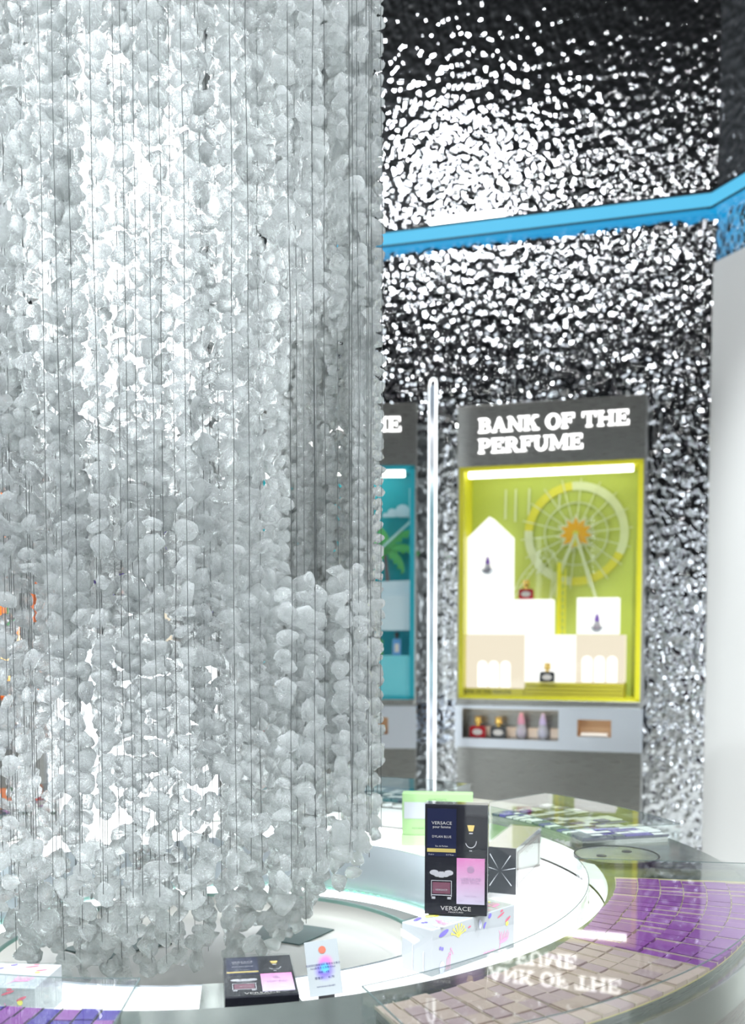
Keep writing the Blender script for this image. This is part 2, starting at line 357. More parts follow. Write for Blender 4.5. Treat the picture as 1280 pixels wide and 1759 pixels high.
def display(a0, a1, bands, line=None, rows=6, r0=.835, r1=1.055, hh=.04, bed=M_gold, rg=.80):
    """glass covered sector of tiles; r0 (tiles) and rg (glass) give the inner radius, constant or by angle"""
    if not callable(r0): v0 = r0; r0 = lambda a: v0
    if not callable(rg): vg = rg; rg = lambda a: vg
    plus = lambda f, d_: (lambda a: f(a) + d_)
    row = lambda j, e: (lambda a: r0(a) + (r1 - r0(a)) * j / rows + e)
    d = empty('tile_display', (0, 0, 0)); d.parent = tb
    MB().sector(plus(r0, .001), r1 - .001, ZC, ZC + .0105, a0 + 1.1, a1 - 1.1).build('display_base', M_steel, d)
    MB().sector(r0, r1, ZC + .0106, ZC + .012, a0 + 1.1, a1 - 1.1).build('display_bed', bed, d)
    for (b0, b1, mats, nm) in bands:
        t = MB(); nt = max(1, round(R(b1 - b0) * .92 / .028)); da = (b1 - b0) / nt
        for i in range(nt):
            for j in range(rows):
                zt = ZC + .017 + random.uniform(-.002, .002); k = random.randrange(len(mats))
                t.sector(row(j, .0012), row(j + 1, -.0012), ZC + .0121, zt, b0 + i * da + .10, b0 + (i + 1) * da - .10, 2, k=k)
        t.build(nm, mats, d)
        q = MB()
        for i in range(nt + 1): q.sector(r0, r1, ZC + .0121, ZC + .0172, b0 + i * da - .024, b0 + i * da + .024, 1)
        q.build('inlay_lines', M_line if line is None else line, d)
    zt = ZC + hh + .003
    MB().sector(rg, r1 + .016, ZC + hh, zt, a0, a1).build('glass_cover', M_glass, d)
    e = MB(); e.sector(plus(rg, -.002), rg, ZC + .003, zt, a0, a1); e.sector(r1 + .016, r1 + .018, ZC, zt, a0, a1)
    e.sector(rg, r1 + .016, ZC + .003, zt, a0 - .15, a0, 1); e.sector(rg, r1 + .016, ZC + .003, zt, a1, a1 + .15, 1)
    e.build('glass_side', M_glass, d)
    e = MB(); e.sector(plus(rg, -.0025), plus(rg, -.0008), zt, zt + .0006, a0, a1); e.sector(r1 + .0165, r1 + .0185, zt, zt + .0006, a0, a1)
    e.sector(plus(rg, -.002), r1 + .018, zt, zt + .0006, a0 - .12, a0, 1); e.sector(plus(rg, -.002), r1 + .018, zt, zt + .0006, a1, a1 + .12, 1)
    e.build('cover_edge', mat('polished_edge', (.10, .14, .14), .2), d)
    return d
display(-69, -8, [(-68, -40.5, [M_beige, M_beige2, M_beige], 'champagne_tiles'), (-40.2, -11, [M_purple, M_purple, M_purple2], 'purple_tiles')], r0=lambda a: .812 + max(0, -a - 28) / 41 * .078, rg=lambda a: .742 + max(0, -a - 8) / 61 * .145)
display(-140, -88, [(-139, -89, [M_violet, M_violet, M_purple], 'violet_tiles')], bed=M_navy, line=M_dkline)
display(13.5, 41, [(14.5, 40, [M_pale, M_violet, M_pale, M_navy], 'mixed_tiles')], rows=6, bed=M_navy, line=M_dkline)
display(55, 84, [(56, 83, [M_teal, M_teal, M_pale, M_navy], 'teal_tiles')], rows=6, bed=M_navy, line=M_dkline)
display(98, 150, [(99, 149, [M_pale, M_navy, M_lilac], 'dark_tiles')], rows=6, bed=M_navy, line=M_dkline)

# ------------------------------------------------------------------ crystal chandelier
CX, CY = -.45, 2.1
ch = empty('crystal_chandelier', (CX, CY, 5.8))
tag(ch, 'huge cylinder of clear crystal nuggets strung on thin wires, hanging over the round table', 'chandelier')
OFF = Vector((CX, CY, 5.8))
MB().lathe([(0, -.001), (.50, -.001), (.50, -.08), (0, -.08)], 64).build('canopy', mat('canopy_steel', (.6, .6, .6), .3, 1), ch, True)
lamp_m = emis('inner_lamp', (.93, .98, 1), 12)
MB().lathe([(0, H + .42 - 5.8), (.09, H + .42 - 5.8), (.12, H + .46 - 5.8), (.12, H + 1.08 - 5.8), (.09, H + 1.12 - 5.8), (0, H + 1.12 - 5.8)], 24, (-.03, .0)).build('light_column', lamp_m, ch, True)
MB().lathe([(0, H - .42 - 5.8), (.13, H - .42 - 5.8), (.16, H - .38 - 5.8), (.16, H - .05 - 5.8), (.02, H - .03 - 5.8), (.01, H + .417 - 5.8), (0, H + .417 - 5.8)], 24, (-.03, 0)).build('added_fill_column', emis('added_fill_glow', (.93, .98, 1), 1.7), ch, True)  # dim glowing core added to brighten the lower crystals from inside
MB().tube([(-.03, 0, H + 1.12 - 5.8), (-.03, 0, -.08)], .008, 8).build('lamp_rod', M_wire, ch)

def nugget(sub, seed):
    bm = bmesh.new(); bmesh.ops.create_icosphere(bm, subdivisions=sub, radius=1)
    rr = random.Random(seed); o = Vector((rr.uniform(0, 99), rr.uniform(0, 99), rr.uniform(0, 99)))
    sx, sy, sz = rr.uniform(.72, 1.0), rr.uniform(.5, .72), rr.uniform(.8, 1.15)
    pl = [(Vector((rr.gauss(0, 1), rr.gauss(0, 1), rr.gauss(0, 1))).normalized(), rr.uniform(.62, .85)) for _ in range(9)]
    for v in bm.verts:
        p = v.co.copy()
        f = 1 + .42 * noise.noise(p * 1.1 + o) + .20 * noise.noise(p * 2.6 + o)
        q = p * f
        for nn, dd in pl:
            e = q.dot(nn) - dd
            if e > 0: q -= nn * e * .8
        v.co = Vector((q.x * sx, q.y * sy, q.z * sz))
    bm.verts.ensure_lookup_table(); bm.faces.ensure_lookup_table()
    V = np.array([v.co[:] for v in bm.verts]); F = np.array([[v.index for v in f.verts] for f in bm.faces]); bm.free()
    return V / np.abs(V).max(), F
HI = [nugget(3, 100 + i) for i in range(10)]; LO = [nugget(2, 200 + i) for i in range(10)]
def rotm(r):
    q = r.normal(size=4); q /= np.linalg.norm(q); w, x, y, z = q
    return np.array([[1 - 2 * (y * y + z * z), 2 * (x * y - w * z), 2 * (x * z + w * y)], [2 * (x * y + w * z), 1 - 2 * (x * x + z * z), 2 * (y * z - w * x)], [2 * (x * z - w * y), 2 * (y * z + w * x), 1 - 2 * (x * x + y * y)]])
def mesh_np(name, V, F, m):
    me = bpy.data.meshes.new(name); me.vertices.add(len(V)); me.vertices.foreach_set('co', V.astype(np.float32).ravel())
    me.loops.add(F.size); me.loops.foreach_set('vertex_index', F.astype(np.int32).ravel())
    me.polygons.add(len(F)); me.polygons.foreach_set('loop_start', np.arange(0, F.size, F.shape[1], dtype=np.int32))
    me.polygons.foreach_set('use_smooth', [True] * len(F))
    me.update(calc_edges=True); me.materials.append(m); return me

shells = [(.445, .031, .43), (.385, .036, .50), (.325, .042, .58), (.26, .046, .64), (.18, .055, .66)]
crystals = []; wires = []          # crystal: (x,y,z,size) ; wire: (x,y,zbottom)
for si, (r, sp, drop) in enumerate(shells):
    nn = int(2 * math.pi * r / sp)
    for i in range(nn):
        a = 2 * math.pi * (i + random.uniform(-.4, .4) + .37 * si) / nn
        rr = r + random.uniform(-.022, .022)
        x, y = CX + rr * math.cos(a), CY + rr * math.sin(a)
        front = math.sin(a) < .15; tx = x / y
        if tx < -.47: continue                      # left part lies outside the picture
        far = math.sin(a) > .15
        zb = H - drop + random.uniform(-.02, .05)
        if far and not (tx > -.14 and si == 0) and random.random() < .12: continue
        if si == 0 or tx < -.15 or (i % 5 == 0 and si < 3): wires.append((x, y, zb, math.hypot(x, y)))
        z = zb; top = H + (1.25 if front else 1.72)
        big = 1.1; n_on = 0
        while z < top:
            base = random.uniform(.0155, .0235) if not far else random.uniform(.0125, .019)
            size = base * (big if n_on < 2 else 1); dz = z - H
            if si >= 3 and tx > -.12 and dz > .05: size *= .7
            keep = 1.0
            if not far and si <= 2 and tx > -.085 and .09 + random.uniform(-.03, .03) < dz < .60 + random.uniform(-.05, .05): keep = 0.0
            if not far and si == 0 and tx > -.045 and dz >= .6: keep = .35 if dz < 1.0 else .2
            if dz < -.10:
                keep = min(keep, .88 if dz > -.27 else .44)
                if tx < -.27: keep *= .7
            if tx < -.325 and dz < .10: keep = min(keep, .4)
            if n_on < 2: keep = 1
            if si == 0 and keep == 1.0: keep = .84
            if si == 1 and keep == 1.0: keep = .86
            if si >= 2 and keep == 1.0: keep = .9
            if random.random() < keep:
                crystals.append((x + random.uniform(-.006, .006), y + random.uniform(-.006, .006), z, size))
                z += size * random.uniform(1.15, 1.9); n_on += 1
            else: z += random.uniform(.015, .035)
# dense fine curtain seen through the opening on the right
for i in range(90):
    a = R(random.uniform(0, 112)); rr = .45 + random.uniform(-.04, .02)
    x, y = CX + rr * math.cos(a), CY + rr * math.sin(a)
    if i % 12 == 0: wires.append((x, y, H - .35, math.hypot(x, y)))
    z = H - .3 + random.uniform(0, .05)
    while z < H + 1.7:
        s_ = random.uniform(.011, .016); crystals.append((x, y, z, s_)); z += s_ * random.uniform(1.5, 2.4)
print('crystals', len(crystals), 'wires', len(wires))
def inview(c):
    x, y, z = c[0], c[1], c[2]; u = 640 + 1760 * x / y; v = 1080 - 1760 * (z - H) / y
    return 10 < u < 1270 and 10 < v < 1700
crystals.sort(key=lambda c: (not inview(c), -c[3] / math.hypot(c[0], c[1]) if c[1] < CY - .15 else 1))
ind = crystals[:100]; rest = crystals[100:]
hi_me = [mesh_np('crystal', V, F, M_crystal_big) for V, F in HI]
for i, (x, y, z, s_) in enumerate(ind):
    o = bpy.data.objects.new('crystal', hi_me[i % 10]); COL.objects.link(o); o.parent = ch
    o.location = Vector((x, y, z)) - OFF; o.scale = (s_,) * 3; o.rotation_euler = (random.uniform(0, 6), random.uniform(0, 6), random.uniform(0, 6))
VV = []; FF = []; base = 0
for j, (x, y, z, s_) in enumerate(rest):
    near = y < CY - .1
    V, F = (HI if near and s_ > .015 else LO)[j % 10]
    V2 = (V * s_) @ rotm(rng).T + np.array([x, y, z]) - np.array(OFF)
    VV.append(V2); FF.append(F + base); base += len(V2)
o = bpy.data.objects.new('crystal_nuggets', mesh_np('crystal_nuggets', np.vstack(VV), np.vstack(FF), M_crystal)); COL.objects.link(o); o.parent = ch; o['kind'] = 'stuff'
wires.sort(key=lambda w: w[3])
def wire(mb, w):
    x, y, zb = w[0] - CX, w[1] - CY, w[2] - 5.8
    if math.hypot(x, y) > .30 and (int(w[0] * 1e4) % 3): q_ = 1 + .017 / math.hypot(x, y); x *= q_; y *= q_
    zs = [-.08, H + 1.8 - 5.8]; z = H + 1.6 - 5.8
    while z > zb + .1: zs.append(z); z -= random.uniform(.15, .3)
    zs.append(zb + .005)
    mb.tube([(x + (random.uniform(-.0022, .0022) if k > 0 else 0), y, q) for k, q in enumerate(zs)], .00056, 4, closed_ends=False)
for w in wires[:100]:
    mb = MB(); wire(mb, w); mb.build('wire', M_wire, ch)
mb = MB()
for w in wires[100:]: wire(mb, w)
mb.build('wire_strands', M_wire, ch)['kind'] = 'stuff'

# ------------------------------------------------------------------ perfume bank cabinets
M_sign = emis('sign_white', (1, 1, 1), 1.9)
M_tube = emis('tube_white', (.92, .97, 1), 1.9)
M_wood = mat('tray_wood', (.72, .50, .30), .4)
M_warm = emis('warm_strip', (1, .72, .38), 2.6)
M_gold2 = mat('gold_cap', (.85, .58, .15), .25, .8)
M_red = mat('red_glass', (.45, .01, .02), .12, coat=.5)
M_blk = mat('black_glass', (.012, .014, .02), .08, coat=1)
M_mag = mat('magenta_glass', (.60, .06, .42), .15, coat=.5)
M_vio = mat('violet_glass', (.24, .10, .55), .15, coat=.5)
M_grn = mat('green_glass', (.18, .50, .16), .15, coat=.5)
M_blu = mat('blue_glass', (.12, .35, .70), .15, coat=.5)
M_clear = mat('clear_cap', (.85, .85, .9), .1, 0, trans=.5)
M_card = mat('tester_card', (.92, .78, .66), .6)

def panel_holes(mb, x0, x1, z0, z1, holes, y0, y1, k=None):
    xs = sorted({x0, x1, *[h[0] for h in holes], *[h[1] for h in holes]}); zs = sorted({z0, z1, *[h[2] for h in holes], *[h[3] for h in holes]})
    for a, b in zip(xs, xs[1:]):
        for c, d in zip(zs, zs[1:]):
            if any(h[0] <= a and b <= h[1] and h[2] <= c and d <= h[3] for h in holes): continue
            mb.box(a, y0, c, b, y1, d, k)
def backdrop_mat(name, c0, c1):
    m = mat(name, c0, .6); n, l, b = nodes(m); tc = n.new('ShaderNodeTexCoord'); nt = n.new('ShaderNodeTexNoise'); nt.inputs['Scale'].default_value = 1.3; nt.inputs['Detail'].default_value = 0
    mx = n.new('ShaderNodeMix'); mx.data_type = 'RGBA'; mx.inputs['A'].default_value = (*c0, 1); mx.inputs['B'].default_value = (*c1, 1)
    l.new(tc.outputs['Object'], nt.inputs['Vector']); l.new(nt.outputs['Fac'], mx.inputs['Factor']); l.new(mx.outputs['Result'], b.inputs['Base Color']); return m

CW = 1.10
def cabinet(x, y, rz, depth, frame, back, label, es_frame=.5):
    c = empty('perfume_cabinet', (x, y, 0), rz)
    tag(c, label, 'display cabinet', 'perfume bank cabinets along the mirror wall')
    zt, wt_, wb_, tz1, tz0 = H + 1.33, H + .968, H - .424, H - .462, H - .717
    b = MB()
    b.box(0, 0, wt_, CW, depth, zt)                         # header
    b.box(0, 0, tz1, .012, depth, wt_); b.box(CW - .012, 0, tz1, CW, depth, wt_)
    b.box(.012, depth - .01, tz1, CW - .012, depth, wt_)
    b.box(.012, 0, tz1, CW - .012, depth - .01, wb_)             # sill
    b.box(.0, 0.02, 0, CW, depth, tz0)                        # lower body
    b.build('body', M_steel, c, bevel=.003)
    # sign
    t = MB(); ex = slab_text(t, 'BANK OF THE', .127, H + 1.166, .084, -.014, -.001, 1.13); slab_text(t, 'PERFUME', .127, H + 1.045, .084, -.014, -.001, 1.11)
    t.build('sign_lettering', M_sign, c)['label'] = 'backlit white sign lettering'
    # window
    f = MB(); fr = .03
    x0, x1 = .012, CW - .012
    f.box(x0, .002, wb_, x0 + fr, depth - .01, wt_); f.box(x1 - fr, .002, wb_, x1, depth - .01, wt_)
    f.box(x0, .002, wb_, x1, depth - .01, wb_ + .02); f.box(x0, .002, wt_ - .025, x1, depth - .01, wt_)
    wf = f.build('window_frame', frame, c)
    MB().box(x0 + fr, depth - .02, wb_, x1 - fr, depth - .011, wt_).build('backdrop', back, c)
    MB().box(x0 + fr + .02, .03, wt_ - .06, x1 - fr - .03, .07, wt_ - .026).build('light_strip', emis('cab_strip', (1, 1, .95), 3), c)
    MB().box(x0 + .003, .004, wb_ + .003, x1 - .003, .009, wt_ - .003).build('window_pane', M_pane, c)
    # console with recess and slot, leaning outward
    k = MB(); h1 = (.045, .625, tz0 + .055, tz1 - .02); h2 = (.735, .93, tz0 + .085, tz1 - .07)
    panel_holes(k, .0, CW, tz0, tz1, [h1, h2], -.03, -.015)
    k.box(0, -.015, tz0, .006, .12, tz1); k.box(CW - .006, -.015, tz0, CW, .12, tz1); k.box(0, -.015, tz0, CW, .12, tz0 + .006); k.box(0, -.015, tz1 - .006, CW, .12, tz1)
    con = k.build('console', M_console, c)
    k = MB(); k.box(h1[0], .11, h1[2], h1[1], .118, h1[3]); k.box(h1[0], -.02, h1[2] - .006, h1[1], .118, h1[2]); k.box(h1[0] - .006, -.014, h1[2], h1[0], .118, h1[3]); k.box(h1[1], -.014, h1[2], h1[1] + .006, .118, h1[3])
    k.build('recess_lining', M_steel, con)
    MB().box(h1[0] + .01, .0, h1[3] - .001, h1[1] - .01, .03, h1[3] + .005).build('warm_light', M_warm, con)
    k = MB(); k.box(h2[0], .06, h2[2], h2[1], .068, h2[3]); k.box(h2[0], -.014, h2[2] - .005, h2[1], .06, h2[2]); k.box(h2[0] - .005, -.014, h2[2], h2[0], .06, h2[3]); k.box(h2[1], -.014, h2[2], h2[1] + .005, .06, h2[3]); k.box(h2[0], -.014, h2[3], h2[1], .06, h2[3] + .005)
    k.build('ticket_slot', M_wood, con)
    MB().box(h2[0] + .02, -.02, h2[2] + .005, h2[1] - .02, .04, h2[2] + .02).build('slot_lip', mat('lip', (.95, .85, .75), .4), con)
    return c, con
def loc_world(c, x, y, z):
    a = c.rotation_euler.z; return (c.location.x + x * math.cos(a) - y * math.sin(a), c.location.y + x * math.sin(a) + y * math.cos(a), z)
def bottle(kind, c, x, y, z, label, group=None):
    names = {'square': 'perfume_bottle', 'ball': 'perfume_bottle'}
    t = empty('perfume_bottle', loc_world(c, x, y, z), c.rotation_euler.z)
    tag(t, label, 'perfume bottle', group)
    shape, body, cap, s = kind
    if shape == 'square':
        MB().prism([(-.05 * s, .004), (-.045 * s, 0), (.045 * s, 0), (.05 * s, .004), (.05 * s, .062 * s), (.035 * s, .07 * s), (-.035 * s, .07 * s), (-.05 * s, .062 * s)], -.018, .018).build('body', body, t, bevel=.003)
        MB().lathe([(.012 * s, .07 * s), (.012 * s, .082 * s), (.026 * s, .09 * s), (.02 * s, .1 * s), (.02 * s, .118 * s), (.026 * s, .125 * s), (0, .128 * s)], 16).build('cap', cap, t, True)
        lm = MB(); lm.T = Matrix.Translation((0, -.0195, .034 * s)) @ Matrix.Rotation(R(90), 4, 'X'); lm.lathe([(0, 0), (.026 * s, 0), (.026 * s, -.002)], 20, sx=1.2, sy=.7); lm.build('label_plate', mat('pale_label', (.7, .66, .62), .4), t)
    elif shape == 'ball':
        MB().lathe([(0, 0), (.022 * s, .002), (.034 * s, .02 * s), (.036 * s, .045 * s), (.028 * s, .075 * s), (.02 * s, .092 * s), (0, .094 * s)], 20, sy=.6).build('body', M_clear, t, True)
        MB().lathe([(0, .012 * s), (.02 * s, .016 * s), (.018 * s, .07 * s), (0, .072 * s)], 16, sy=.7).build('liquid', body, t, True)
        MB().lathe([(.024 * s, .092 * s), (.021 * s, .12 * s), (.010 * s, .16 * s), (0, .165 * s)], 16).build('cap', cap, t, True)
    elif shape == 'slim':
        MB().box(-.026 * s, -.016, 0, .026 * s, .016, .10 * s).build('body', body, t, bevel=.003)
        MB().box(-.013 * s, -.017, .02 * s, .013 * s, -.016, .07 * s).build('label_plate', mat('pale_label', (.7, .66, .62), .4), t)
        MB().lathe([(.009, .10 * s), (.009, .112 * s), (.014, .115 * s), (.014, .138 * s), (0, .14 * s)], 14).build('cap', cap, t, True)
    return t
def card(c, x, y, z, i):
    t = MB().box(-.032, -.004, 0, .032, .004, .06).build('tester_card', M_card, loc=loc_world(c, x, y, z)); t.rotation_euler = (R(-8), 0, c.rotation_euler.z); return t

# --- yellow cabinet
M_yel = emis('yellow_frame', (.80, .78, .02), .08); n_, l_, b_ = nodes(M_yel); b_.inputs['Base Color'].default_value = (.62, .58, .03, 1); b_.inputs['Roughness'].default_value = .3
M_green = backdrop_mat('lime_backdrop', (.42, .54, .09), (.58, .64, .13))
cy, con = cabinet(.511, 6.244, wa, .26, M_yel, M_green, 'perfume cabinet with yellow frame and lime ferris wheel window')
def px(u): return (u - 784) / 320 * CW
def pz(v): return H + (1080 - v) / 289.
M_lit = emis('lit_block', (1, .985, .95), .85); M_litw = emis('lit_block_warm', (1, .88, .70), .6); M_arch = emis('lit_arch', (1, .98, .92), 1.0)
bk = .20
def block(mb_pts, y0, y1, m, nm='light_block', par=cy): return MB().prism(mb_pts, y0, y1).build(nm, m, par, bevel=.004)
def rect(u0, v0, u1, v1): return [(px(u0), pz(v1)), (px(u1), pz(v1)), (px(u1), pz(v0)), (px(u0), pz(v0))]
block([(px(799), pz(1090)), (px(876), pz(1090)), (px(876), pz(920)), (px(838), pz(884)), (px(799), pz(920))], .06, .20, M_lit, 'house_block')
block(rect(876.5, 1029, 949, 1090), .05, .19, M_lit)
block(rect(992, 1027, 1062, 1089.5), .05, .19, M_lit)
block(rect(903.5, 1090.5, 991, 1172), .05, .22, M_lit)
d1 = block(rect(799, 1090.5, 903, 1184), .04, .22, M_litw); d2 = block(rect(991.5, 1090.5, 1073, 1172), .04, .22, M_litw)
def arches(par, us, vb, vt, w):
    for u in us:
        xx = px(u); ww = w / 320 * CW / 2; zb, zt_ = pz(vb), pz(vt)
        pts = [(xx - ww, zb), (xx + ww, zb)] + [(xx + ww * math.cos(R(a)), zt_ - ww + ww * math.sin(R(a))) for a in range(0, 181, 20)]
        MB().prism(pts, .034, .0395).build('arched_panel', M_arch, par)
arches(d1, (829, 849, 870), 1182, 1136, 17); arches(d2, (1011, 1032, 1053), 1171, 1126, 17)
st = MB(); M_step = mat('olive_steps', (.62, .54, .05), .4)
for i in range(4): st.box(px(903.5), .015 + .01 * i, pz(1198 - i * 6.3), px(1073), .24, pz(1198 - (i + 1) * 6.3) - .003)
st.box(px(799), .02, pz(1198), px(903), .24, pz(1184.5))
st.build('stepped_plinth', M_step, cy)
tx = MB(); text(tx, 'BANK OF THE PERFUME', .028, lambda a, b: (px(838) + a, .0185, pz(1193) + b)); tx.build('plinth_lettering', M_black, cy)
# ferris wheel art
M_wy = mat('wheel_yellow', (.72, .68, .06), .5); M_wp = mat('wheel_pale', (.70, .76, .45), .5); M_wo = mat('wheel_orange', (.80, .42, .01), .5)
art = empty('ferris_wheel_art'); art.parent = cy
wx, wz = px(983), pz(914); yb = .24
def ring(mb, ri, ro, a0, a1, y0, y1, k=None, n=24):
    for i in range(n):
        a, b = R(a0 + (a1 - a0) * i / n), R(a0 + (a1 - a0) * (i + 1) / n)
        mb.prism([(wx + ri * math.cos(a), wz + ri * math.sin(a)), (wx + ro * math.cos(a), wz + ro * math.sin(a)), (wx + ro * math.cos(b), wz + ro * math.sin(b)), (wx + ri * math.cos(b), wz + ri * math.sin(b))], y0, y1, k=k)
m1 = MB(); rng_ = [(0, 95, 1), (95, 175, 0), (175, 265, 1), (265, 335, 0), (335, 360, 1)]
for a0, a1, k in rng_: ring(m1, .262, .312, a0, a1, yb - .014, yb - .006, k)
ring(m1, .185, .192, 0, 360, yb - .014, yb - .006, 1, 40)
m1.build('rim', [M_wy, M_wp], art)
m2 = MB()
for i in range(18):
    a = R(5 + i * 20); ca, sa = math.cos(a), math.sin(a); w = .0035
    m2.prism([(wx + .08 * ca - w * sa, wz + .08 * sa + w * ca), (wx + .08 * ca + w * sa, wz + .08 * sa - w * ca), (wx + .335 * ca + w * sa, wz + .335 * sa - w * ca), (wx + .335 * ca - w * sa, wz + .335 * sa + w * ca)], yb - .018, yb - .0145)
m2.build('spokes', M_wp, art)
m3 = MB(); pts = []
for i in range(22):
    a = R(90 + i * 360 / 22); r_ = .098 if i % 2 == 0 else .062; pts.append((wx + r_ * math.cos(a), wz + r_ * math.sin(a)))
m3.prism([(wx + (p[0] - wx) * 1.25, wz + (p[1] - wz) * 1.25) for p in pts], yb - .0215, yb - .0185, k=1)
m3.prism(pts, yb - .026, yb - .022, k=0); ring(m3, 0.001, .02, 0, 360, yb - .03, yb - .0265, 2, 12)
m3.prism([(wx - .012, wz), (wx + .012, wz), (wx + .006, wz - .08), (wx - .012, wz - .08)], yb - .029, yb - .0265, k=2)
m3.build('star_hub', [M_wo, M_wp, M_wy], art)
m4 = MB()
for dx in (-.155, .135):
    m4.prism([(wx - .008, wz), (wx + .008, wz), (wx + dx + .010, pz(1034)), (wx + dx - .010, pz(1034))], yb - .034, yb - .030)
m4.build('wheel_leg', M_wp, art)
m5 = MB(); m5.box(px(954), .15, pz(1090), px(961), .17, pz(965)); 
for i in range(9): m5.box(px(961), .155, pz(1085 - i * 12), px(968), .165, pz(1083 - i * 12))
m5.box(px(967), .155, pz(1090), px(969), .165, pz(975)); m5.build('ladder_post', mat('post_yellow', (.85, .80, .03), .4), art)
m6 = MB()
def bar2(mb, u0, v0, u1, v1, w, y0, y1):
    a = Vector((px(u0), pz(v0))); b = Vector((px(u1), pz(v1))); d = (b - a).normalized(); n_ = Vector((-d.y, d.x)) * w
    mb.prism([tuple(a + n_), tuple(a - n_), tuple(b - n_), tuple(b + n_)], y0, y1)
cur = [(876, 1012), (890, 985), (905, 968), (918, 948), (930, 938), (945, 945), (955, 975), (950, 1025)]
cur2 = [(876, 1026), (893, 998), (908, 980), (920, 962), (930, 955), (938, 962), (944, 990), (940, 1025)]
for A in (cur, cur2):
    for (p, q) in zip(A, A[1:]): bar2(m6, *p, *q, .0035, yb - .045, yb - .040)
for i in range(len(cur) - 1): bar2(m6, *cur[i], *cur2[i + 1], .002, yb - .040, yb - .037); bar2(m6, *cur2[i], *cur[i], .002, yb - .040, yb - .037)
for u, v0, v1 in ((858, 832, 885), (876, 832, 890), (900, 832, 880), (954, 830, 870)): bar2(m6, u, v0, u - 1, v1, .006, yb - .01, yb - .006)
m6.build('coaster_track', M_wp, art)
# bottles of the yellow cabinet
bottle(('ball', M_vio, M_vio, .62), cy, px(837), .035, pz(984), 'small violet bottle on its round holder against the white house block')
hm = MB().sector(.028, .035, -.004, .004, 180, 360, 16); hm.T = Matrix.Identity(4)
def holder(u, v):
    m = MB(); cx_, cz_ = px(u), pz(v)
    for i in range(12):
        a, b = R(180 + i * 15), R(195 + i * 15)
        m.prism([(cx_ + .024 * math.cos(a), cz_ + .024 * math.sin(a)), (cx_ + .034 * math.cos(a), cz_ + .034 * math.sin(a)), (cx_ + .034 * math.cos(b), cz_ + .034 * math.sin(b)), (cx_ + .024 * math.cos(b), cz_ + .024 * math.sin(b))], .012, .059)
    m.build('bottle_holder', M_console, cy)
holder(837, 976); holder(1027, 1076)
bottle(('ball', M_mag, M_vio, .62), cy, px(1027), .030, pz(1084), 'small magenta bottle with violet cap on the rounded white block at right')
bottle(('square', M_red, M_gold2, .9), cy, px(903), .09, pz(1029) + .001, 'square red bottle with gold cap on top of the white block beside the house block')
bottle(('square', M_blk, M_gold2, .9), cy, px(944), .022, pz(1172) + .001, 'dark square bottle with thin gold cap standing on the olive steps')
tzf = H - .717 + .056
bottle(('square', M_red, M_gold2, 1.0), cy, px(822), .03, tzf, 'dark red bottle with gold cap, leftmost in the yellow cabinet tray')
bottle(('square', M_blk, M_gold2, 1.0), cy, px(859), .03, tzf, 'black square bottle with gold cap, second in the yellow cabinet tray')
bottle(('ball', M_mag, mat('pink_cap', (.9, .45, .6), .2, trans=.3), .95), cy, px(899), .03, tzf, 'round bottle of magenta perfume with tall pink cap in the tray')
bottle(('ball', M_vio, mat('lilac_cap', (.7, .6, .9), .2, trans=.3), .95), cy, px(937), .03, tzf, 'round bottle of violet perfume with tall lilac cap in the tray')
for u, lb in ((839, 'cream card between the dark red and black bottles in the tray'), (880, 'cream card between the black bottle and the magenta bottle in the tray'), (918, 'cream card between the magenta and violet bottles in the tray'), (957, 'cream card at the right end of the yellow cabinet tray')):
    tag(card(cy, px(u), .08, tzf + .002, 0), lb, 'card', 'tester cards in the yellow cabinet tray')

# --- teal cabinet
M_tealf = mat('teal_frame', (.02, .34, .42), .3); M_tealb = backdrop_mat('teal_backdrop', (.01, .30, .38), (.02, .45, .50))
ct, con = cabinet(-.835, 6.19, R(-2.5), .22, M_tealf, M_tealb, 'perfume cabinet with teal palm beach window, half hidden by the crystals')
def qx(u): return (u - 401) / 314 * CW
def qz(v): return H + (1080 - v) / 285.
def bq(u0, v0, u1, v1, y0, y1, m, nm): 
    return MB().box(qx(u0), y0, qz(v1), qx(u1), y1, qz(v0)).build(nm, m, ct, bevel=.003)
M_beach = mat('beach_white', (.52, .64, .70), .5, emit=(.7, .85, 1), es=.08)
bq(412, 1022, 706, 1083, .05, .19, M_beach, 'beach_block'); bq(412, 1126, 706, 1196, .03, .19, mat('aqua_shelf', (.15, .50, .58), .1, emit=(.2, .8, .9), es=.1), 'mirror_shelf')
MB().prism([(qx(412), qz(1022)), (qx(706), qz(1022)), (qx(706), qz(996)), (qx(660), qz(998)), (qx(560), qz(1008)), (qx(412), qz(1000))], .10, .18).build('sand_dune', M_beach, ct)
cl = MB()
for u, v, r_ in ((690, 877, .045), (672, 880, .030), (707, 881, .032), (660, 884, .018)): 
    x_, z_ = qx(u), qz(v); cl.prism([(x_ + r_ * math.cos(R(a)), max(qz(886), z_ + r_ * math.sin(R(a)))) for a in range(0, 360, 20)], .165, .175)
cl.build('cloud', mat('cloud', (.55, .72, .80), .6), ct)
pa = empty('palm_tree_art'); pa.parent = ct
M_leaf = mat('palm_leaf', (.10, .48, .14), .5); M_tr = mat('palm_trunk', (.16, .14, .16), .6)
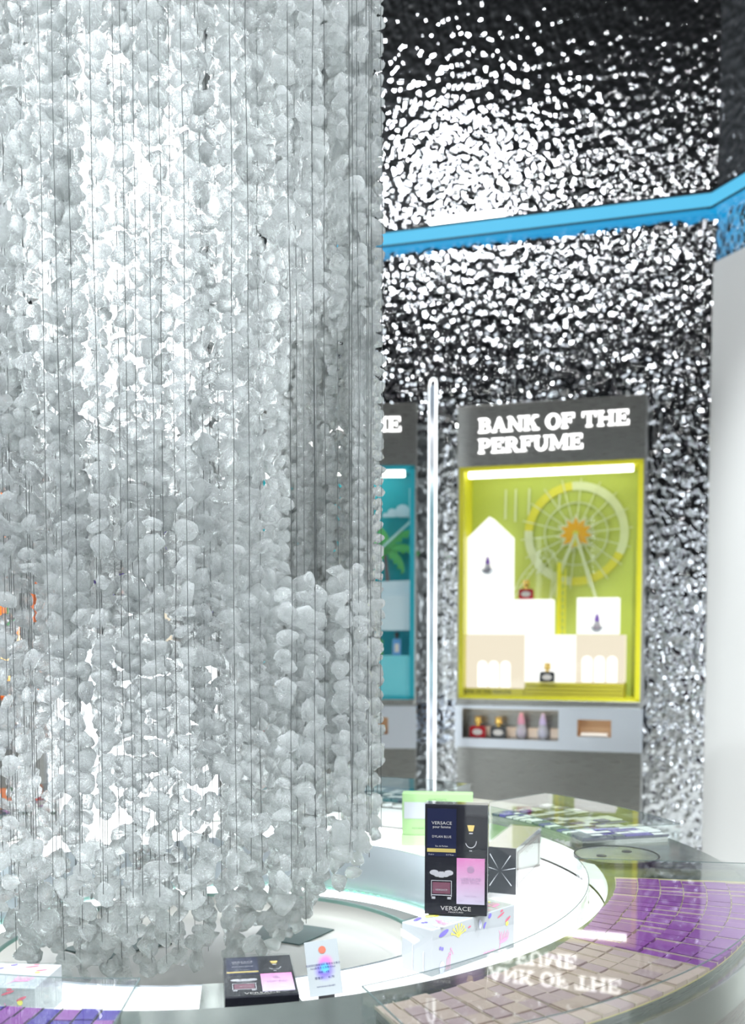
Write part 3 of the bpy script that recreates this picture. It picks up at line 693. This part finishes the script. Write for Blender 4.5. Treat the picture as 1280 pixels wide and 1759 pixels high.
def leafshape(mb, cx_, cz_, ang, L, w):
    pts = []; N = 9
    for i in range(N + 1): t = i / N; pts.append((t * L, w * math.sin(math.pi * t) ** .7 - .25 * L * t * t))
    for i in range(N, 0, -1): t = (i - .5) / N; pts.append((t * L, -.25 * L * t * t - (w * .9 if i % 2 else .01)))
    ca, sa = math.cos(R(ang)), math.sin(R(ang)); f = -1 if 90 < ang % 360 < 270 else 1
    mb.prism([(cx_ + x_ * ca - y_ * f * sa, cz_ + x_ * sa + y_ * f * ca) for x_, y_ in pts], .13, .14)
for ang, L in ((10, .20), (50, .2), (95, .16), (135, .19), (172, .2), (-35, .17), (-140, .15)):
    m = MB(); leafshape(m, qx(661), qz(944), ang, L, .035); m.build('leaf', M_leaf, pa)
m = MB(); m.prism([(qx(656), qz(945)), (qx(662), qz(945)), (qx(668), qz(1000)), (qx(661), qz(1000))], .14, .15); m.build('trunk', M_tr, pa)
m = MB()
def bar3(u0, v0, u1, v1, w):
    a = Vector((qx(u0), qz(v0))); b = Vector((qx(u1), qz(v1))); d = (b - a).normalized(); n_ = Vector((-d.y, d.x)) * w
    m.prism([tuple(a + n_), tuple(a - n_), tuple(b - n_), tuple(b + n_)], .12, .125)
bar3(630, 962, 706, 893, .007); bar3(704, 838, 704, 900, .008); m.build('cable_car_line', mat('pale_line', (.5, .78, .78), .5), ct)
bottle(('slim', M_grn, M_gold2, .95), ct, qx(650), .06, qz(1126) + .001, 'green perfume bottle on the aqua shelf of the teal cabinet')
bottle(('slim', M_blu, M_dark, 1.0), ct, qx(681), .06, qz(1126) + .001, 'blue perfume bottle with pale label on the aqua shelf of the teal cabinet')
bottle(('square', M_blk, M_gold2, 1.0), ct, .42, .03, tzf, 'black bottle in the warm lit tray of the teal cabinet')
bottle(('square', M_red, M_gold2, 1.0), ct, .22, .03, tzf, 'red bottle in the warm lit tray of the teal cabinet')

# --- violet cabinet behind the chandelier
M_vf = mat('violet_frame', (.15, .10, .5), .3)
cv, con = cabinet(-2.03, 6.50, R(-4), .24, M_vf, backdrop_mat('violet_backdrop', (.07, .04, .25), (.14, .09, .35)), 'perfume cabinet with violet window standing behind the crystal chandelier')
for i, (a, b_, c_, d_) in enumerate(((.06, H - .40, .40, H - .02), (.41, H - .40, .75, H + .2), (.76, H - .40, 1.03, H - .1))): MB().box(a, .05, b_, c_, .2, d_).build('light_block', M_litw, cv, bevel=.004)
bottle(('square', M_vio, M_gold2, 1.3), cv, .42, .03, tzf, 'violet bottle in the tray of the violet cabinet behind the crystals')
# --- orange cabinet at the left edge
M_of = mat('orange_frame', (.85, .16, .02), .3); M_ob = mat('orange_backdrop', (.95, .22, .03), .5, emit=(1, .25, .03), es=.5)
cc, con = cabinet(-3.07, 5.95, R(12), .24, M_of, M_ob, 'perfume cabinet with orange window at the left edge of the picture')
def ox(u): return (u + 250) / 310 * CW
MB().box(.05, .05, H - .40, CW - .05, .2, H - .30).build('plinth', mat('amber', (.9, .45, .05), .4, emit=(1, .55, .1), es=.5), cc)
MB().box(.5, .06, H - .30, CW - .06, .2, H - .04).build('light_block', emis('amber_block', (1, .62, .25), 1.1), cc, bevel=.004)
m = MB()
for i in range(3): m.prism([(.9 + .05 * math.cos(R(a)) + .03 * i, H + .05 + .07 * i + .05 * math.sin(R(a))) for a in range(0, 360, 30)], .13 + .012 * i, .14 + .012 * i)
m.build('bush_art', mat('bush_green', (.05, .42, .12), .5), cc)
bottle(('slim', M_vio, M_clear, 1.0), cc, .88, .03, tzf, 'violet bottle in the tray of the orange cabinet')
bottle(('slim', mat('lilac_glass', (.6, .5, .8), .2), M_dark, .9), cc, .5, .03, tzf, 'pale lilac bottle in the tray of the orange cabinet')

# --- arched light tubes standing between the cabinets
def arch_tube(x, y, label, ztop):
    t = empty('light_arch', (x, y, 0), R(-62)); tag(t, label, 'light tube', 'arched light tubes between the cabinets')
    w = .036
    def path(r0, zt):
        return [(-r0, 0, .03)] + [(-r0, 0, .03 + (zt - r0 - .03) * i / 12) for i in range(1, 12)] + [(r0 * math.cos(R(a)), 0, zt - r0 + r0 * math.sin(R(a))) for a in range(180, -1, -20)] + [(r0, 0, .03)]
    MB().tube(path(w, ztop), .006, 10).build('light_tube', M_tube, t, True)
    m = MB(); m.box(-w, -.004, .03, w, .004, ztop - w * 1.0); m.build('steel_core', M_console, t)
    MB().box(-.12, -.06, 0, .12, .06, .03).build('foot', M_steel, t, bevel=.004)
arch_tube(.345, 5.95, 'white arched light tube between the teal and the yellow cabinet', H + 1.425)
arch_tube(-1.93, 5.65, 'white arched light tube in front of the orange cabinet, at the left edge', H + .1)

# ------------------------------------------------------------------ boxes on the table
def frame_from(ax, ay):           # unit vectors for a box lying on the table
    return Vector((*ax, 0)).normalized(), Vector((*ay, 0)).normalized()
M_setblack = mat('set_box_black', (.008, .008, .012), .3, spec=.2); M_setnavy = mat('set_box_navy', (.008, .010, .03), .3, spec=.2)
M_silverp = mat('silver_print', (.55, .52, .50), .3, .6); M_goldp = mat('gold_print', (.52, .40, .13), .3, .6); M_gray = mat('grey_print', (.35, .34, .38), .4)
M_pinkg = mat('pink_gradient', (.8, .4, .6), .35); n, l, b = nodes(M_pinkg); tc = n.new('ShaderNodeTexCoord'); sp = n.new('ShaderNodeSeparateXYZ'); mr = n.new('ShaderNodeMapRange')
mr.inputs['From Min'].default_value = .02; mr.inputs['From Max'].default_value = .105
cr = n.new('ShaderNodeValToRGB'); cr.color_ramp.elements[0].color = (.36, .32, .40, 1); cr.color_ramp.elements[1].color = (.40, .10, .26, 1)
l.new(tc.outputs['Object'], sp.inputs[0]); l.new(sp.outputs['Z'], mr.inputs['Value']); l.new(mr.outputs[0], cr.inputs['Fac']); l.new(cr.outputs[0], b.inputs['Base Color'])
def set_box(parent, Wd=.103, Ht=.183, D=.032):
    """gift set carton, front face at y=0 facing -y, origin at bottom left front"""
    MB().box(0, .0, 0, Wd, D, Ht).build('carton', M_setblack, parent, bevel=.001)
    fx = Wd / 103; fz = Ht / 183
    def r_(mb, x0, z0, x1, z1, y=-.0006, k=None): mb.box(x0 * fx, y, z0 * fz, x1 * fx, 0, z1 * fz, k)
    a = MB(); r_(a, 4, 97, 52, 176); a.build('navy_panel', M_setnavy, parent)
    a = MB(); r_(a, 4, 104, 51, 110, -.0012); a.build('gold_band', M_goldp, parent)
    a = MB(); r_(a, 53, 19, 99, 95, -.001); p = a.build('pink_panel', M_pinkg, parent); 
    def T(cx_, cz_): return lambda x, y: (cx_ * fx + x, -.0018, cz_ * fz + y)
    a = MB()
    text(a, 'VERSACE', .0072, T(28, 150), spacing=1.15); text(a, 'pour femme', .0060, T(28, 144)); text(a, 'DYLAN BLUE', .0055, T(28, 128)); text(a, 'Eau de Parfum', .0036, T(28, 113)); text(a, '5 ml ℮', .0034, T(11, 99)); text(a, '0.17 fl.oz.', .0034, T(42, 99))
    text(a, 'VERSACE', .0100, T(52, 8), spacing=1.25); text(a, 'MINIATURES', .0034, T(52, 4), spacing=1.3)
    a.build('silver_lettering', M_silverp, parent)
    a = MB(); text(a, 'VERSACE', .0070, T(76, 58), spacing=1.2); text(a, 'BRIGHT CRYSTAL', .0034, T(76, 54), spacing=1.1); text(a, 'Eau de Toilette', .0030, T(76, 32)); text(a, '5 ml ℮', .0026, T(60, 24)); text(a, '0.17 fl.oz.', .0026, T(90, 24))
    a.build('grey_lettering', mat('panel_print', (.28, .2, .3), .4), p)
    a = MB()
    for r0, r1, nn in ((.0050, .0056, 20), (.0036, .0041, 16), (.0012, .0024, 8)):
        for i in range(nn):
            t0, t1 = 2 * math.pi * i / nn, 2 * math.pi * (i + 1) / nn
            a.add([(76 * fx + q * math.cos(t), -.0018, 77 * fz + q * math.sin(t)) for q, t in ((r0, t0), (r1, t0), (r1, t1), (r0, t1))], [(0, 1, 2, 3)])
    for i in range(12):
        t0 = 2 * math.pi * i / 12; a.add([(76 * fx + q * math.cos(t), -.0018, 77 * fz + q * math.sin(t)) for q, t in ((.0041, t0), (.0050, t0), (.0050, t0 + .2), (.0041, t0 + .2))], [(0, 1, 2, 3)])
    a.build('medallion', mat('panel_print', (.28, .2, .3), .4), p)
    # printed bottle pictures, in shallow relief
    M_pb = mat('bottle_print', (.36, .35, .38), .15, .3, coat=1); M_pd = mat('bottle_print_dark', (.10, .07, .09), .1, coat=1)
    b1 = MB(); cx_ = 28 * fx
    def oval(mb, cx0, cz0, rx, rz, y0, y1, n=18, k=None): mb.prism([(cx0 + rx * math.cos(2 * math.pi * i / n), cz0 + rz * math.sin(2 * math.pi * i / n)) for i in range(n)], y0, y1, k=k)
    z_ = 66 * fz
    for s in (-1, 1):
        oval(b1, cx_ + s * .012, z_ + .004, .0075, .0045, -.0016, -.0004); oval(b1, cx_ + s * .007, z_ + .001, .006, .004, -.002, -.0004)
    b1.box(cx_ - .004, -.0024, z_ - .004, cx_ + .004, -.0004, z_ + .006)
    for s in (-1, 1): b1.box(cx_ + s * .0165 - .0006, -.0012, z_ - .036, cx_ + s * .0165 + .0006, -.0004, z_ - .009); b1.box(cx_ + s * .013 - .003, -.0012, z_ - .040, cx_ + s * .013 + .003, -.0004, z_ - .036)
    b1.box(cx_ - .0165, -.0012, z_ - .0098, cx_ + .0165, -.0004, z_ - .0088); b1.box(cx_ - .0165, -.0012, z_ - .034, cx_ + .0165, -.0004, z_ - .0325)
    text(b1, 'VERSACE', .0046, lambda x, y: (cx_ + x, -.0018, z_ - .026 + y), spacing=1.1)
    pb = b1.build('bottle_picture', M_pb, parent)
    b2 = MB(); b2.box(cx_ - .0145, -.0009, z_ - .031, cx_ + .0145, -.0003, z_ - .012); b2.build('perfume_picture', mat('print_plum', (.10, .035, .055), .3), pb)
    b3 = MB(); cx2 = 76 * fx; zz = 148 * fz
    b3.prism([(cx2 - .006, zz + .002), (cx2 + .006, zz + .002), (cx2 + .0035, zz - .008), (cx2 - .0035, zz - .008)], -.002, -.0004, k=1)
    for i in range(20):
        t0, t1 = R(200 + i * 8), R(208 + i * 8)
        b3.add([(cx2 + q * math.cos(t) * .8, -.0014, zz - .024 + q * math.sin(t)) for q, t in ((.0105, t0), (.0120, t0), (.0120, t1), (.0105, t1))], [(0, 1, 2, 3)], 0)
    b3.box(cx2 - .003, -.0014, zz - .0125, cx2 + .003, -.0004, zz - .0105, 0); b3.box(cx2 - .0025, -.0014, zz - .041, cx2 + .002, -.0004, zz - .0395, 0)
    b3.build('flacon_picture', [M_pb, mat('print_gold', (.75, .55, .18), .25, .6)], parent)
    MB().box(-.0012, -.0030, -.0012, Wd + .0012, D + .0012, Ht + .0012).build('shrink_wrap', M_film, parent)

# white printed box under the black set
def printed_box(name, org, ax, L, Wd, Ht, label):
    """box with its long front face along ax, depth direction to the left of it"""
    ang = math.atan2(ax[1], ax[0]); t = empty(name, org, ang); tag(t, label, 'box')
    MB().box(0, 0, 0, L, Wd, Ht).build('carton', mat('white_carton', (.38, .39, .41), .35), t, bevel=.0015)
    M = {k: mat('ink_' + k, c, .4) for k, c in dict(violet=(.16, .12, .55), yellow=(.82, .72, .12), red=(.70, .10, .18), pink=(.85, .25, .48), lilac=(.62, .62, .82)).items()}
    def patch(mb, cx_, cz_, rx, rz, rot=0, top=False, n=14, half=False):
        ca, sa = math.cos(R(rot)), math.sin(R(rot)); pts = []
        for i in range(n):
            a = 2 * math.pi * i / n; x_, z_ = rx * math.cos(a), rz * math.sin(a)
            if half: z_ = max(z_, -rz * .25)
            x2, z2 = cx_ + x_ * ca - z_ * sa, cz_ + x_ * sa + z_ * ca
            pts.append((x2, -.0006, z2) if not top else (x2, z2, Ht + .0006))
        mb.add(pts, [list(range(n))])
    def stroke(mb, pts, w, top=False):
        for (x0, z0), (x1, z1) in zip(pts, pts[1:]):
            d = Vector((x1 - x0, z1 - z0)); d = d.normalized() if d.length else Vector((1, 0)); nx, nz = -d.y * w, d.x * w
            q = [(x0 + nx, z0 + nz), (x0 - nx, z0 - nz), (x1 - nx, z1 - nz), (x1 + nx, z1 + nz)]
            mb.add([(a, -.0007, b) if not top else (a, b, Ht + .0008) for a, b in q], [(0, 1, 2, 3)])
    sides = [False, True]
    mv, my, mrd, mp, ml = MB(), MB(), MB(), MB(), MB()
    for top in sides:
        D_ = Wd if top else Ht
        f = lambda q: q * D_
        patch(mv, L * .13, f(.86), .012, .004, 15, top); patch(mv, L * .62, f(.74), .006, .004, 60, top, half=True); patch(mv, L * .68, f(.92), .005, .0035, 40, top)
        patch(ml, L * .56, f(.8), .004, .008, 5, top); patch(ml, L * .11, f(.12), .006, .011, 0, top)
        patch(mv, L * .09, f(.56), .0028, .0028, 0, top); patch(mv, L * .115, f(.53), .0028, .003, 0, top)
        for i in range(7): a = R(20 + i * 23); stroke(my, [(L * .30, f(.70)), (L * .30 + .017 * math.cos(a), f(.70) + .017 * math.sin(a))], .0009, top); patch(my, L * .30 + .018 * math.cos(a), f(.70) + .018 * math.sin(a), .0018, .0025, 0, top)
        patch(my, L * .30, f(.72), .005, .004, 0, top); patch(my, L * .90, f(.62), .004, .004, 0, top)
        patch(mrd, L * .43, f(.82), .004, .0015, 10, top); patch(mrd, L * .82, f(.86), .010, .0016, 20, top); patch(mrd, L * .83, f(.95), .004, .0018, 10, top); patch(mrd, L * .91, f(.72), .008, .002, 25, top)
        stroke(mp, [(L * .76 + .012 * math.cos(R(a)), f(.30) + .022 * math.sin(R(a))) for a in range(-60, 50, 12)], .0005, top)
        stroke(mp, [(L * .60 + .004 * i, f(.10) + .003 * (i % 2)) for i in range(9)], .0006, top)
        patch(mp, L * .86, f(.26), .012, .003, 8, top)
        for i in range(7): stroke(mp, [(L * .80 + .004 * i, f(.30)), (L * .80 + .004 * i + .003, f(.30) + .009 + .004 * (i % 2))], .0006, top)
        for q in range(3): stroke(mp, [(L * (.16 + .02 * q), f(.05)), (L * (.16 + .02 * q) + .002, f(.30 + .1 * q)), (L * (.20 + .02 * q), f(.34))], .0005, top)
    for m_, k_ in ((mv, 'violet'), (my, 'yellow'), (mrd, 'red'), (mp, 'pink'), (ml, 'lilac')): m_.build(k_ + '_print', M[k_], t)
    MB().box(-.0012, -.0020, 0.0003, L + .0012, Wd + .0012, Ht + .0020).build('shrink_wrap', M_film, t)
    folds = MB()
    for i in range(2): folds.box(-.0018, Wd * (.25 + .36 * i), Ht * .05, -.0008, Wd * (.25 + .36 * i) + .0008, Ht * (.5 + .08 * (i % 4)))
    folds.build('wrap_folds', mat('film_fold', (.95, .95, .97), .2, trans=.3), t)
    return t
printed_box('gift_box', (.094, 1.588, ZW + .0005), (.150, .150), .213, .066, .0755, 'white gift box with violet, yellow and pink drawings, under the upright black set box')
t = empty('perfume_set_box', (.086, 1.672, ZW + .0785), R(-9)); t.rotation_euler = (R(-1.5), 0, R(-9)); set_box(t)
tag(t, 'black perfume set box standing upright on the white printed gift box, with a pink panel', 'box')
t = empty('perfume_set_box', (-.204, 1.388, ZW + .0395), 0)
ang = math.atan2(1.399 - 1.386, .102)
t.rotation_euler = (R(-90), 0, R(9)); set_box(t, .103, .178, .030); t.rotation_euler = (R(-90), 0, R(9))
tag(t, 'black perfume set box lying flat on the steel plate beside the price card', 'box')
# left patterned box
t = printed_box('gift_box', (-.68, 1.40, ZW + .0005), (1, -.0), .215, .10, .055, 'white gift box with bright drawings at the lower left corner, under the hanging crystals')
t.rotation_euler = (0, 0, R(-4))

# silver and black wrapped box on its small white carton
u_ = Vector((.09, .235, 0)).normalized(); v_ = Vector((-u_.y, u_.x, 0)); ang = math.atan2(u_.y, u_.x) - math.pi / 2
t = MB().box(-.062, 0, 0, -.002, .20, .018).build('small_carton', mat('white_carton2', (.9, .9, .9), .4), bevel=.001); t.location = (.288, 2.028, ZW + .0005); t.rotation_euler = (0, 0, ang)
tag(t, 'flat white carton lying under the silver and black wrapped box', 'box')
t = empty('wrapped_box', (.287, 2.016, ZW + .0200), ang)
MB().box(-.066, 0.001, 0, -.001, .238, .093).build('carton', mat('silver_card', (.62, .60, .58), .22, .8), t, bevel=.001)
MB().box(-.066, -.0006, 0, -.001, .001, .093).build('end_panel', M_black, t)
a = MB()
for i in range(6):
    an = R((10, 48, 130, 170, 228, 318)[i]); a.add([(-.0335 + .003 * math.cos(an), -.0014, .046 + .003 * math.sin(an)), (-.0335 + .032 * math.cos(an - .015), -.0012, .046 + .043 * math.sin(an - .015)), (-.0335 + .032 * math.cos(an + .025), -.0012, .046 + .043 * math.sin(an + .025))], [(0, 1, 2)])
a.build('film_folds', mat('film_fold', (.95, .95, .97), .2, trans=.3), t)
a = MB(); panel_holes(a, .012, .226, .010, .083, [(.020, .218, .017, .076)], 0, 1)
vv = [(-.0003 if True else 0, x_, z_) for (x_, _, z_) in a.v]; vv = [(.0002 + (-.0005 if abs(q[1]) < .5 else 0), p[0], p[2]) for p, q in zip(a.v, a.v)]
b_ = MB(); b_.add(vv, a.f); b_.build('frame_print', mat('bronze_print', (.35, .30, .28), .3, .7), t)
a = MB(); text(a, 'VERSACE', .016, lambda x, y: (.0004, .12 + x, .084 - .018 + y), spacing=1.2); a.build('lettering', M_silverp, t)
MB().box(-.068, -.002, -.0005, .001, .240, .095).build('shrink_wrap', M_film, t)
tag(t, 'silver perfume box with black end, shrink wrapped, behind the upright black set box', 'box')

# green box at the back of the ring
t = empty('green_box', (.075, 2.571, ZW + .0005), R(-6)); tag(t, 'pale green box with a silver band standing at the back of the white ring', 'box')
M_gb = mat('pale_green_card', (.34, .54, .25), .4)
MB().box(0, 0, .028, .178, .042, .134).build('lid', M_gb, t, bevel=.001); MB().box(-.002, -.002, 0, .180, .044, .0275).build('base', mat('pale_green_base', (.42, .60, .32), .4), t, bevel=.001)
MB().box(.005, -.0008, .070, .172, 0, .112).build('silver_band', mat('silver_marble', (.6, .62, .66), .3, .5), t)
a = MB(); text(a, 'EAU DE TOILETTE', .0055, lambda x, y: (.09 + x, -.001, .118 + y)); text(a, 'POUR FEMME', .005, lambda x, y: (.04 + x, -.001, .044 + y)); a.build('lettering', mat('green_print', (.12, .2, .1), .4), t)

# price card in its black clip
t = empty('price_card', (-.068, 1.487, ZW + .0005), R(4)); tag(t, 'white price card with a purple blot, upright in a black clip', 'price card')
cardm = mat('card_paper', (.31, .335, .35), .5); n, l, b = nodes(cardm)
tc = n.new('ShaderNodeTexCoord'); 
def blob(cx_, cz_, r_, c, prev):
    vm = n.new('ShaderNodeVectorMath'); vm.operation = 'DISTANCE'; vm.inputs[1].default_value = (cx_, 0, cz_); mr = n.new('ShaderNodeMapRange'); mr.interpolation_type = 'SMOOTHSTEP'
    mr.inputs['From Min'].default_value = r_; mr.inputs['From Max'].default_value = r_ * .3; l.new(tc.outputs['Object'], vm.inputs[0]); l.new(vm.outputs['Value'], mr.inputs['Value'])
    mx = n.new('ShaderNodeMix'); mx.data_type = 'RGBA'; l.new(mr.outputs[0], mx.inputs['Factor']); mx.inputs['B'].default_value = (*c, 1)
    if prev is None: mx.inputs['A'].default_value = (.31, .335, .35, 1)
    else: l.new(prev, mx.inputs['A'])
    return mx.outputs['Result']
q = blob(.004, .048, .014, (.50, .16, .36), None); q = blob(.001, .036, .018, (.16, .12, .50), q); q = blob(.002, .040, .010, (.08, .36, .58), q); l.new(q, b.inputs['Base Color'])
Cd = empty('card_panel'); Cd.parent = t; Cd.location = (.000, -.006, .010); Cd.rotation_euler = (R(-8), R(-6.5), 0)
MB().box(-.0245, 0, 0, .0245, .0006, .080).build('card', cardm, Cd)
a = MB(); K = lambda cx_, cz_: (lambda x, y: (cx_ + x, -.0004, cz_ + y))
text(a, '欢迎您扫描微信码 香氛女士香水', .0036, K(.000, .0440)); text(a, 'Vers真我女士淡香水5ml', .0036, K(-.001, .0395)); text(a, '规格：4支', .0038, K(.0, .0330)); text(a, '零售价：  ¥170', .0044, K(.0, .0245)); text(a, 'PERFUME BOX 香水银行', .0026, K(.001, .0125))
a.build('card_text', mat('ink_navy', (.05, .05, .14), .5), Cd)
a = MB(); a.add([(.001 + .0056 * math.cos(i * .524), -.0004, .0665 + .0056 * math.sin(i * .524)) for i in range(12)], [list(range(12))]); a.build('red_emblem', mat('emblem_red', (.45, .12, .08), .5), Cd)
a = MB(); a.prism([(-.012, .0), (.012, .0), (.012, .010), (.003, .014), (-.012, .011)], -.004, .004); a.box(-.012, -.012, 0, .012, .012, .003); a.build('clip', M_black, t)
print('objects', len(bpy.data.objects))
